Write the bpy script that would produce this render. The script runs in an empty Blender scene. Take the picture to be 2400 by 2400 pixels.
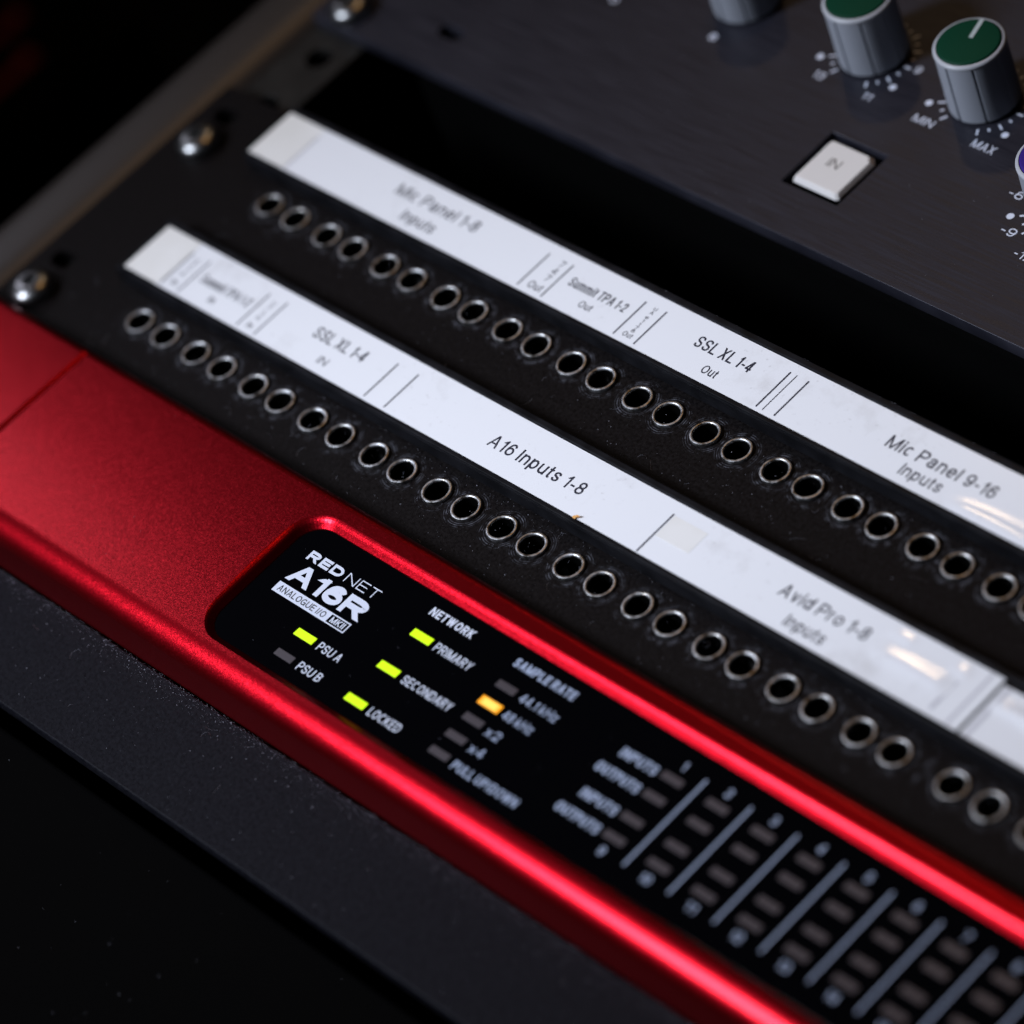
import bpy, bmesh, math, random, os
from mathutils import Vector, Matrix
random.seed(7)
MM = 0.001                                   # everything below is written in millimetres
scn = bpy.context.scene
col = scn.collection
V = Vector

# ------------------------------------------------------------------ camera
cam_d = bpy.data.cameras.new('camera')
cam = bpy.data.objects.new('camera', cam_d); col.objects.link(cam)
RIGHT = V((0.66919935, 0.68272444, -0.29335912))
DOWN = V((0.37876572, -0.65304891, -0.65579239))
FWD = V((-0.63930334, 0.32774146, -0.69561252))
CAM = V((559.528, -229.840, 496.136))
rot = Matrix((RIGHT, -DOWN, -FWD)).transposed()
cam.matrix_world = Matrix.Translation(CAM * MM) @ rot.to_4x4()
cam_d.sensor_fit = 'HORIZONTAL'; cam_d.sensor_width = 36.0
cam_d.lens = 36.0 * 9400 / 2400
cam_d.clip_start = 0.02; cam_d.clip_end = 20
cam_d.dof.use_dof = True
cam_d.dof.focus_distance = 0.713
cam_d.dof.aperture_fstop = 8.8
cam_d.dof.aperture_blades = 0
scn.camera = cam

# ------------------------------------------------------------------ world, lamps, exposure
w = bpy.data.worlds.new('World'); scn.world = w; w.use_nodes = True
bg = w.node_tree.nodes['Background']
bg.inputs[0].default_value = (0.55, 0.62, 0.9, 1); bg.inputs[1].default_value = 0.004
scn.view_settings.view_transform = 'Standard'
scn.view_settings.look = 'None'
scn.view_settings.exposure = 0; scn.view_settings.gamma = 1
scn.view_settings.use_curve_mapping = False
CENTRE = V((110, 10, 0))
def lamp(name, direction, dist, size, power, colour, spread=180, aim=CENTRE, size_y=None):
    d = bpy.data.lights.new(name, 'AREA'); d.energy = power; d.color = colour
    d.shape = 'RECTANGLE'; d.size = size * MM; d.size_y = (size_y or size) * MM
    d.spread = math.radians(spread)
    o = bpy.data.objects.new(name, d); col.objects.link(o)
    p = aim + V(direction).normalized() * dist
    o.location = p * MM
    o.rotation_euler = (V(direction)).to_track_quat('Z', 'Y').to_euler()
    return o
lamp('cool_key_lamp', (-0.40, -0.58, 0.68), 800, 140, 0.69, (0.79, 0.86, 1.0), spread=46, aim=V((118, 16, 0)), size_y=240)
lamp('cool_side_lamp', (-0.80, 0.12, 0.58), 800, 180, 0.0155, (0.84, 0.84, 1.0), spread=24, aim=V((95, -42, 0)))
lamp('warm_ceiling_lamp', (-0.16, 0.36, 0.92), 900, 100, .50, (1.0, 0.52, 0.17))
lamp('warm_far_lamp', (-0.559, 0.50, 0.66), 900, 38, .26, (1.0, 0.70, 0.42), aim=V((190, 13, 4)))

scn.cycles.use_denoising = True
try: scn.cycles.denoiser = 'OPENIMAGEDENOISE'
except Exception: pass
scn.cycles.max_bounces = 6
scn.cycles.sample_clamp_indirect = 4

# ------------------------------------------------------------------ materials
def nt(m):
    m.use_nodes = True
    return m.node_tree, m.node_tree.nodes, m.node_tree.links
def mat(name, base, rough=0.5, metal=0.0, spec=0.5, bump=None, coat=None, vary=None, emit=None, vstretch=None):
    """bump: list of (scale per metre, distance mm, stretch xyz, detail)"""
    m = bpy.data.materials.new(name); t, N, L = nt(m)
    b = N['Principled BSDF']
    b.inputs['Base Color'].default_value = (*base, 1)
    b.inputs['Roughness'].default_value = rough
    b.inputs['Metallic'].default_value = metal
    b.inputs['Specular IOR Level'].default_value = spec
    tc = N.new('ShaderNodeTexCoord')
    if coat:
        b.inputs['Coat Weight'].default_value = coat[0]; b.inputs['Coat Roughness'].default_value = coat[1]
    last = None
    for (scale, dist, stretch, detail) in (bump or []):
        mp = N.new('ShaderNodeMapping'); mp.inputs['Scale'].default_value = stretch
        L.new(tc.outputs['Object'], mp.inputs['Vector'])
        no = N.new('ShaderNodeTexNoise'); no.inputs['Scale'].default_value = scale
        no.inputs['Detail'].default_value = detail; no.inputs['Roughness'].default_value = 0.6
        L.new(mp.outputs[0], no.inputs['Vector'])
        bu = N.new('ShaderNodeBump'); bu.inputs['Strength'].default_value = 1.0
        bu.inputs['Distance'].default_value = dist * MM
        L.new(no.outputs[0], bu.inputs['Height'])
        if last: L.new(last.outputs[0], bu.inputs['Normal'])
        last = bu
    if last: L.new(last.outputs[0], b.inputs['Normal'])
    if vary:                                  # (scale, low colour, high colour, low rough, high rough)
        no = N.new('ShaderNodeTexNoise'); no.inputs['Scale'].default_value = vary[0]; no.inputs['Detail'].default_value = 6
        if vstretch:
            mv = N.new('ShaderNodeMapping'); mv.inputs['Scale'].default_value = vstretch
            L.new(tc.outputs['Object'], mv.inputs['Vector']); L.new(mv.outputs[0], no.inputs['Vector'])
        else: L.new(tc.outputs['Object'], no.inputs['Vector'])
        mr = N.new('ShaderNodeMapRange'); mr.inputs[1].default_value = .35; mr.inputs[2].default_value = .65
        L.new(no.outputs[0], mr.inputs[0])
        mx = N.new('ShaderNodeMix'); mx.data_type = 'RGBA'
        mx.inputs[6].default_value = (*vary[1], 1); mx.inputs[7].default_value = (*vary[2], 1)
        L.new(mr.outputs[0], mx.inputs[0]); L.new(mx.outputs[2], b.inputs['Base Color'])
        m2 = N.new('ShaderNodeMapRange'); m2.inputs[3].default_value = vary[3]; m2.inputs[4].default_value = vary[4]
        m2.inputs[1].default_value = .35; m2.inputs[2].default_value = .65
        L.new(no.outputs[0], m2.inputs[0]); L.new(m2.outputs[0], b.inputs['Roughness'])
    if emit:
        b.inputs['Emission Color'].default_value = (*emit[0], 1); b.inputs['Emission Strength'].default_value = emit[1]
    return m

ONE = (1, 1, 1)
M = {}
M['panel'] = mat('black_powder_coat', (.012, .0115, .013), .42, spec=.05, bump=[(2000, .10, ONE, 3), (400, .02, ONE, 2)],
                 vary=(1500, (.0028, .0022, .0023), (.0080, .0066, .0067), .40, .55))
M['blank'] = mat('black_textured_coat', (.016, .015, .018), .45, spec=.06, bump=[(1500, .12, ONE, 3), (500, .04, ONE, 3)],
                 vary=(1300, (.0035, .0035, .0052), (.0080, .0079, .0108), .45, .55))
M['holder'] = mat('black_plastic', (.008, .008, .010), .38, spec=.08, bump=[(1800, .015, ONE, 3)],
                  vary=(200, (.004, .004, .005), (.009, .009, .011), .35, .5))
M['brushed'] = mat('brushed_dark_metal', (.055, .053, .066), .42, metal=.35, spec=.3, bump=[(110, .030, (1, 26, 1), 4), (1500, .02, ONE, 2)], vstretch=(1, 30, 1),
                   vary=(70, (.0165, .0165, .0240), (.0295, .0292, .0405), .36, .52))
M['red'] = mat('red_anodised_metal', (.31, .0035, .009), .30, metal=1.0, coat=(.06, .16))
def blasted(m, cell, tilt):
    """bead-blasted grain: every tiny facet leans its own way"""
    t, N, L = nt(m); b = N['Principled BSDF']; tc = [n for n in N if n.type == 'TEX_COORD'][0]
    vo = N.new('ShaderNodeTexVoronoi'); vo.inputs['Scale'].default_value = 1000 / cell
    L.new(tc.outputs['Object'], vo.inputs['Vector'])
    sb = N.new('ShaderNodeVectorMath'); sb.operation = 'SUBTRACT'; sb.inputs[1].default_value = (.5, .5, .5); L.new(vo.outputs['Color'], sb.inputs[0])
    sc = N.new('ShaderNodeVectorMath'); sc.operation = 'SCALE'; sc.inputs['Scale'].default_value = tilt; L.new(sb.outputs[0], sc.inputs[0])
    ge = N.new('ShaderNodeNewGeometry'); ad = N.new('ShaderNodeVectorMath'); ad.operation = 'ADD'
    L.new(ge.outputs['Normal'], ad.inputs[0]); L.new(sc.outputs[0], ad.inputs[1])
    no = N.new('ShaderNodeVectorMath'); no.operation = 'NORMALIZE'; L.new(ad.outputs[0], no.inputs[0])
    L.new(no.outputs[0], b.inputs['Normal'])
blasted(M['red'], .14, .10)
M['pane'] = mat('black_glossy_pane', (.0011, .0011, .0016), .08, spec=.2)
M['ink_white'] = mat('white_ink', (.60, .64, .75), .5)
M['ink_white_shaded'] = mat('shaded_white_ink', (.33, .39, .53), .5)  # same white ink darkened: light falloff at the right put into its colour
M['ink_cut'] = mat('black_ink', (.004, .004, .005), .3)
M['ink_label'] = mat('label_ink', (.016, .018, .035), .6, coat=(.4, .12))
M['seam'] = mat('label_seam_grey', (.52, .52, .57), .5, coat=(.4, .12))  # grey line laid along label seams and folds
M['cream'] = mat('cream_label_paper', (.78, .76, .72), .45, coat=(.5, .1), vary=(90, (.735, .72, .69), (.785, .775, .76), .4, .5))
M['ring'] = mat('worn_nickel', (.46, .45, .43), .38, metal=1.0, bump=[(1500, .03, ONE, 4)],
                vary=(700, (.17, .155, .135), (.52, .53, .55), .30, .5))
M['bore'] = mat('black_bore', (.0014, .0014, .0014), .6, spec=.03)
M['steel'] = mat('blackened_screw_steel', (.24, .24, .24), .30, metal=1.0)
M['rail'] = mat('rail_steel', (.02, .018, .017), .5, metal=.2, spec=.2, vary=(80, (.013, .012, .011), (.022, .020, .018), .4, .6))
M['side'] = mat('dark_cabinet_side', (.025, .020, .0175), .42, bump=[(300, .05, (1, .1, 1), 3)])
M['desk'] = mat('black_desk', (.0014, .0013, .0013), .75, spec=.01)
M['floor'] = mat('dark_floor', (.004, .004, .004), .9)
M['red_glow'] = mat('red_bar_emission', (.02, .0, .0), .6, emit=((1, .02, .02), .010))  # emission stands in for faint red strokes of unknown source
M['knob'] = mat('grey_knob_plastic', (.25, .265, .30), .40, bump=[(900, .01, ONE, 2)])
M['knob_rim'] = mat('pale_knob_rim', (.36, .37, .40), .4)
M['green'] = mat('green_cap', (.0015, .034, .017), .55, spec=.1, bump=[(1500, .01, ONE, 2)])
M['purple'] = mat('purple_cap', (.028, .010, .16), .55, spec=.2, bump=[(1500, .01, ONE, 2)])
M['ptr'] = mat('pointer_white', (.38, .43, .44), .5)
M['key'] = mat('off_white_key', (.64, .615, .60), .35, bump=[(300, .02, ONE, 2)])
M['led_off'] = mat('unlit_lens', (.052, .044, .050), .35)
M['dust'] = mat('dust', (.34, .34, .40), .8)
M['scrap'] = mat('orange_scrap', (.62, .30, .07), .7)
M['green_led'] = mat('lit_green_lens', (.02, .03, .0), .4, emit=((.60, 1.0, 0.0), 1.25))
def amber():
    m = bpy.data.materials.new('lit_amber_lens'); t, N, L = nt(m); b = N['Principled BSDF']
    tc = N.new('ShaderNodeTexCoord'); mp = N.new('ShaderNodeMapping')
    mp.inputs['Scale'].default_value = (1 / (.0029), 1 / (.00112), 0)
    L.new(tc.outputs['Object'], mp.inputs['Vector'])
    pw = N.new('ShaderNodeVectorMath'); pw.operation = 'MULTIPLY'; L.new(mp.outputs[0], pw.inputs[0]); L.new(mp.outputs[0], pw.inputs[1])
    p2 = N.new('ShaderNodeVectorMath'); p2.operation = 'MULTIPLY'; L.new(pw.outputs[0], p2.inputs[0]); L.new(pw.outputs[0], p2.inputs[1])
    ln = N.new('ShaderNodeVectorMath'); ln.operation = 'LENGTH'; L.new(p2.outputs[0], ln.inputs[0])
    r = N.new('ShaderNodeValToRGB'); L.new(ln.outputs['Value'], r.inputs[0])
    r.color_ramp.elements[0].position = .02; r.color_ramp.elements[0].color = (1, .72, .13, 1)
    r.color_ramp.elements[1].position = .30; r.color_ramp.elements[1].color = (1, .36, 0, 1)
    L.new(r.outputs[0], b.inputs['Emission Color']); b.inputs['Emission Strength'].default_value = 1.25
    b.inputs['Base Color'].default_value = (.05, .02, 0, 1)
    return m
M['amber_led'] = amber()
def label_mat():
    m = mat('white_label_paper', (.78, .79, .83), .45, coat=(.6, .11), bump=[(60, .02, ONE, 2)])
    t, N, L = nt(m); b = N['Principled BSDF']; tc = [n for n in N if n.type == 'TEX_COORD'][0]
    n1 = N.new('ShaderNodeTexNoise'); n1.inputs['Scale'].default_value = 170; n1.inputs['Detail'].default_value = 5; n1.inputs['Roughness'].default_value = .65
    n2 = N.new('ShaderNodeTexNoise'); n2.inputs['Scale'].default_value = 45; n2.inputs['Detail'].default_value = 2
    L.new(tc.outputs['Object'], n1.inputs['Vector']); L.new(tc.outputs['Object'], n2.inputs['Vector'])
    mu = N.new('ShaderNodeMath'); mu.operation = 'MULTIPLY'; L.new(n1.outputs[0], mu.inputs[0]); L.new(n2.outputs[0], mu.inputs[1])
    r = N.new('ShaderNodeValToRGB'); L.new(mu.outputs[0], r.inputs[0])
    r.color_ramp.elements[0].position = .30; r.color_ramp.elements[0].color = (.80, .81, .845, 1)
    r.color_ramp.elements[1].position = .46; r.color_ramp.elements[1].color = (.69, .69, .71, 1)
    n3 = N.new('ShaderNodeTexNoise'); n3.inputs['Scale'].default_value = 900; n3.inputs['Detail'].default_value = 2
    L.new(tc.outputs['Object'], n3.inputs['Vector'])
    q = N.new('ShaderNodeMapRange'); q.inputs[1].default_value = .66; q.inputs[2].default_value = .74; q.inputs[4].default_value = .30
    L.new(n3.outputs[0], q.inputs[0])
    g = N.new('ShaderNodeMapRange'); g.inputs[1].default_value = .42; g.inputs[2].default_value = .6
    L.new(n2.outputs[0], g.inputs[0])
    qm = N.new('ShaderNodeMath'); qm.operation = 'MULTIPLY'; L.new(q.outputs[0], qm.inputs[0]); L.new(g.outputs[0], qm.inputs[1])
    mx = N.new('ShaderNodeMix'); mx.data_type = 'RGBA'; mx.inputs[7].default_value = (.38, .36, .36, 1)
    L.new(qm.outputs[0], mx.inputs[0]); L.new(r.outputs[0], mx.inputs[6]); L.new(mx.outputs[2], b.inputs['Base Color'])
    return m
M['label'] = label_mat()

# worn circles scratched into the patch panel coating round every socket (they follow the socket pattern of the panel)
PAIR, INNER, ROW, HALF = 17.5, 7.93, 35.76, 3.05
def add_scuffs(m):
    t, N, L = nt(m); b = N['Principled BSDF']; tc = [n for n in N if n.type == 'TEX_COORD'][0]
    sx = N.new('ShaderNodeSeparateXYZ'); L.new(tc.outputs['Object'], sx.inputs[0])
    def mth(op, a, bb=None, c=None):
        n = N.new('ShaderNodeMath'); n.operation = op
        for i, v in enumerate((a, bb, c)):
            if v is None: continue
            if isinstance(v, (int, float)): n.inputs[i].default_value = v
            else: L.new(v, n.inputs[i])
        return n.outputs[0]
    x = mth('ADD', mth('MULTIPLY', sx.outputs[0], 1000.0), 0.0); y = mth('MULTIPLY', sx.outputs[1], 1000.0)
    x = mth('SUBTRACT', x, mth('MULTIPLY', mth('GREATER_THAN', x, 207.0), HALF))
    u = mth('SUBTRACT', mth('FLOORED_MODULO', mth('ADD', x, 4.8), PAIR), 4.8)
    d = mth('MINIMUM', mth('ABSOLUTE', u), mth('ABSOLUTE', mth('SUBTRACT', u, INNER)))
    dy = mth('MINIMUM', mth('ABSOLUTE', y), mth('ABSOLUTE', mth('SUBTRACT', y, ROW)))
    no = N.new('ShaderNodeTexNoise'); no.inputs['Scale'].default_value = 260; no.inputs['Detail'].default_value = 4
    L.new(tc.outputs['Object'], no.inputs['Vector'])
    rr = mth('SQRT', mth('ADD', mth('MULTIPLY', d, d), mth('MULTIPLY', dy, dy)))
    rr = mth('ADD', rr, mth('MULTIPLY', no.outputs[0], .5))
    band = mth('SUBTRACT', 1.0, mth('MINIMUM', 1.0, mth('MULTIPLY', mth('ABSOLUTE', mth('SUBTRACT', rr, 4.15)), 1.05)))
    lines = mth('POWER', mth('MULTIPLY', mth('ADD', mth('SINE', mth('MULTIPLY', rr, 14.0)), 1.0), .5), 3.0)
    n2 = N.new('ShaderNodeTexNoise'); n2.inputs['Scale'].default_value = 700; n2.inputs['Detail'].default_value = 3
    L.new(tc.outputs['Object'], n2.inputs['Vector'])
    patch = N.new('ShaderNodeMapRange'); patch.inputs[1].default_value = .45; patch.inputs[2].default_value = .7
    L.new(n2.outputs[0], patch.inputs[0])
    k = mth('MULTIPLY', mth('MULTIPLY', band, lines), mth('MULTIPLY', patch.outputs[0], mth('GREATER_THAN', x, -5.5)))
    src = b.inputs['Base Color'].links[0].from_socket
    mx = N.new('ShaderNodeMix'); mx.data_type = 'RGBA'; mx.inputs[7].default_value = (.13, .135, .16, 1)
    L.new(k, mx.inputs[0]); L.new(src, mx.inputs[6]); L.new(mx.outputs[2], b.inputs['Base Color'])
M['panel_scuffed'] = mat('scuffed_black_powder_coat', (.012, .0115, .013), .42, spec=.05, bump=[(2000, .10, ONE, 3), (400, .02, ONE, 2)],
                 vary=(1500, (.0028, .0022, .0023), (.0080, .0066, .0067), .40, .55))
add_scuffs(M['panel_scuffed'])

# ------------------------------------------------------------------ building helpers
def tag(o, label=None, cat=None, group=None, kind=None):
    for k, v in (('label', label), ('category', cat), ('group', group), ('kind', kind)):
        if v: o[k] = v
    return o
def thing(name, loc, label, cat, group=None):
    o = bpy.data.objects.new(name, None); o.empty_display_size = .01; col.objects.link(o)
    o.location = V(loc) * MM
    return tag(o, label, cat, group)
def world_loc(o):
    p = V((0, 0, 0))
    while o: p += o.location; o = o.parent
    return p
def link(name, me, m, parent=None, at=(0, 0, 0), smooth=None):
    """me is in millimetres round the point `at` (world mm)"""
    me.transform(Matrix.Scale(MM, 4))
    o = bpy.data.objects.new(name, me); col.objects.link(o)
    me.materials.clear(); me.materials.append(m)
    if smooth is not None:
        me.shade_smooth(); me.set_sharp_from_angle(angle=math.radians(smooth))
    pw = world_loc(parent) if parent else V((0, 0, 0))
    if parent: o.parent = parent
    o.location = V(at) * MM - pw
    return o
def bm_link(name, bm, m, parent=None, at=(0, 0, 0), smooth=None):
    bmesh.ops.recalc_face_normals(bm, faces=bm.faces)
    me = bpy.data.meshes.new(name); bm.to_mesh(me); bm.free()
    return link(name, me, m, parent, at, smooth)
def dup(o, at_mm, parent):
    c = o.copy(); col.objects.link(c); c.parent = parent
    c.location = V(at_mm) * MM - world_loc(parent)
    for ch in o.children:
        k = ch.copy(); col.objects.link(k); k.parent = c
    return c
def add_box(bm, x0, x1, y0, y1, z0, z1, bevel=0, seg=2):
    r = bmesh.ops.create_cube(bm, size=1)
    vs = r['verts']
    for v in vs:
        v.co = V((x0 + (v.co.x + .5) * (x1 - x0), y0 + (v.co.y + .5) * (y1 - y0), z0 + (v.co.z + .5) * (z1 - z0)))
    if bevel:
        es = list({e for v in vs for e in v.link_edges})
        bmesh.ops.bevel(bm, geom=es, offset=bevel, segments=seg, affect='EDGES', profile=.5)
def add_lathe(bm, prof, seg=48, cx=0, cy=0, fn=None):
    rings = []
    for (r, z) in prof:
        rings.append([bm.verts.new((cx + (fn(r, a, z) if fn else r) * math.cos(a), cy + (fn(r, a, z) if fn else r) * math.sin(a), z))
                      for a in (2 * math.pi * i / seg for i in range(seg))])
    for a, b in zip(rings, rings[1:]):
        for i in range(seg):
            j = (i + 1) % seg
            bm.faces.new((a[i], a[j], b[j], b[i]))
    return rings
def cap(bm, ring): bm.faces.new(ring)
def add_disc(bm, cx, cy, r, z, seg=40):
    bm.faces.new([bm.verts.new((cx + r * math.cos(2 * math.pi * i / seg), cy + r * math.sin(2 * math.pi * i / seg), z)) for i in range(seg)])
def add_quad(bm, pts, z):
    bm.faces.new([bm.verts.new((p[0], p[1], z)) for p in pts])
def add_rect(bm, x0, x1, y0, y1, z):
    add_quad(bm, ((x0, y0), (x1, y0), (x1, y1), (x0, y1)), z)
def add_tick(bm, cx, cy, r0, r1, deg, w, z):
    a = math.radians(deg); c, s = math.cos(a), math.sin(a)
    add_quad(bm, [(cx + r * c - q * w / 2 * s, cy + r * s + q * w / 2 * c) for r, q in ((r0, 1), (r0, -1), (r1, -1), (r1, 1))], z)
def rounded_loop(x0, x1, y0, y1, r, n=10):
    pts = []
    for (cx, cy, a0) in ((x1 - r, y0 + r, -90), (x1 - r, y1 - r, 0), (x0 + r, y1 - r, 90), (x0 + r, y0 + r, 180)):
        for i in range(n + 1):
            a = math.radians(a0 + 90 * i / n); pts.append((cx + r * math.cos(a), cy + r * math.sin(a)))
    return pts
def circle_loop(cx, cy, r, n=32):
    return [(cx + r * math.cos(2 * math.pi * i / n), cy + r * math.sin(2 * math.pi * i / n)) for i in range(n)]
def plate_mesh(loops, z0, z1, bevel=0.0):
    """a flat plate with holes: the first loop is the outline, the rest are holes"""
    cu = bpy.data.curves.new('plate', 'CURVE'); cu.dimensions = '2D'; cu.fill_mode = 'BOTH'
    for lp in loops:
        sp = cu.splines.new('POLY'); sp.points.add(len(lp) - 1)
        for p, q in zip(sp.points, lp): p.co = (q[0], q[1], 0, 1)
        sp.use_cyclic_u = True
    cu.extrude = (z1 - z0) / 2 - bevel; cu.bevel_depth = bevel; cu.bevel_resolution = 1; cu.offset = -bevel
    o = bpy.data.objects.new('plate', cu); col.objects.link(o)
    dg = bpy.context.evaluated_depsgraph_get()
    me = bpy.data.meshes.new_from_object(o.evaluated_get(dg))
    bpy.data.objects.remove(o); bpy.data.curves.remove(cu)
    me.transform(Matrix.Translation((0, 0, (z0 + z1) / 2)))
    return me

# ---- lettering: a plain sans drawn as pen strokes (each glyph: width, strokes in a unit box)
def arc(cx, cy, rx, ry, a0, a1, n=14):
    return [(cx + rx * math.cos(math.radians(a0 + (a1 - a0) * i / n)), cy + ry * math.sin(math.radians(a0 + (a1 - a0) * i / n))) for i in range(n + 1)]
def spline(p, n=7):
    q = [p[0]] + list(p) + [p[-1]]; out = []
    for i in range(1, len(q) - 2):
        a, b, c, d = q[i - 1], q[i], q[i + 1], q[i + 2]
        for k in range(n):
            t = k / n
            out.append(tuple(.5 * ((2 * b[j]) + (c[j] - a[j]) * t + (2 * a[j] - 5 * b[j] + 4 * c[j] - d[j]) * t * t + (3 * b[j] - a[j] - 3 * c[j] + d[j]) * t ** 3) for j in (0, 1)))
    out.append(p[-1]); return out
def ell(cx, cy, rx, ry): return ('O', arc(cx, cy, rx, ry, 0, 360, 32))
X = .73                                       # x-height
P = lambda *pts: ('P', list(pts))             # stroke with square ends
D = lambda a, b, c, d: ('D', (a, b), (c, d))  # diagonal cut level at both ends
C = lambda pts: ('C', pts)                    # curve with plain ends
S_ = [(.97, .76), (.86, .93), (.5, 1), (.14, .93), (.04, .76), (.14, .59), (.5, .51), (.87, .42), (.98, .25), (.86, .07), (.5, 0), (.13, .07), (.0, .27)]
s_ = [(.95, .55), (.82, .68), (.5, X), (.17, .68), (.06, .545), (.18, .43), (.5, .37), (.84, .30), (.96, .19), (.82, .05), (.5, 0), (.15, .05), (.02, .2)]
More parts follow.
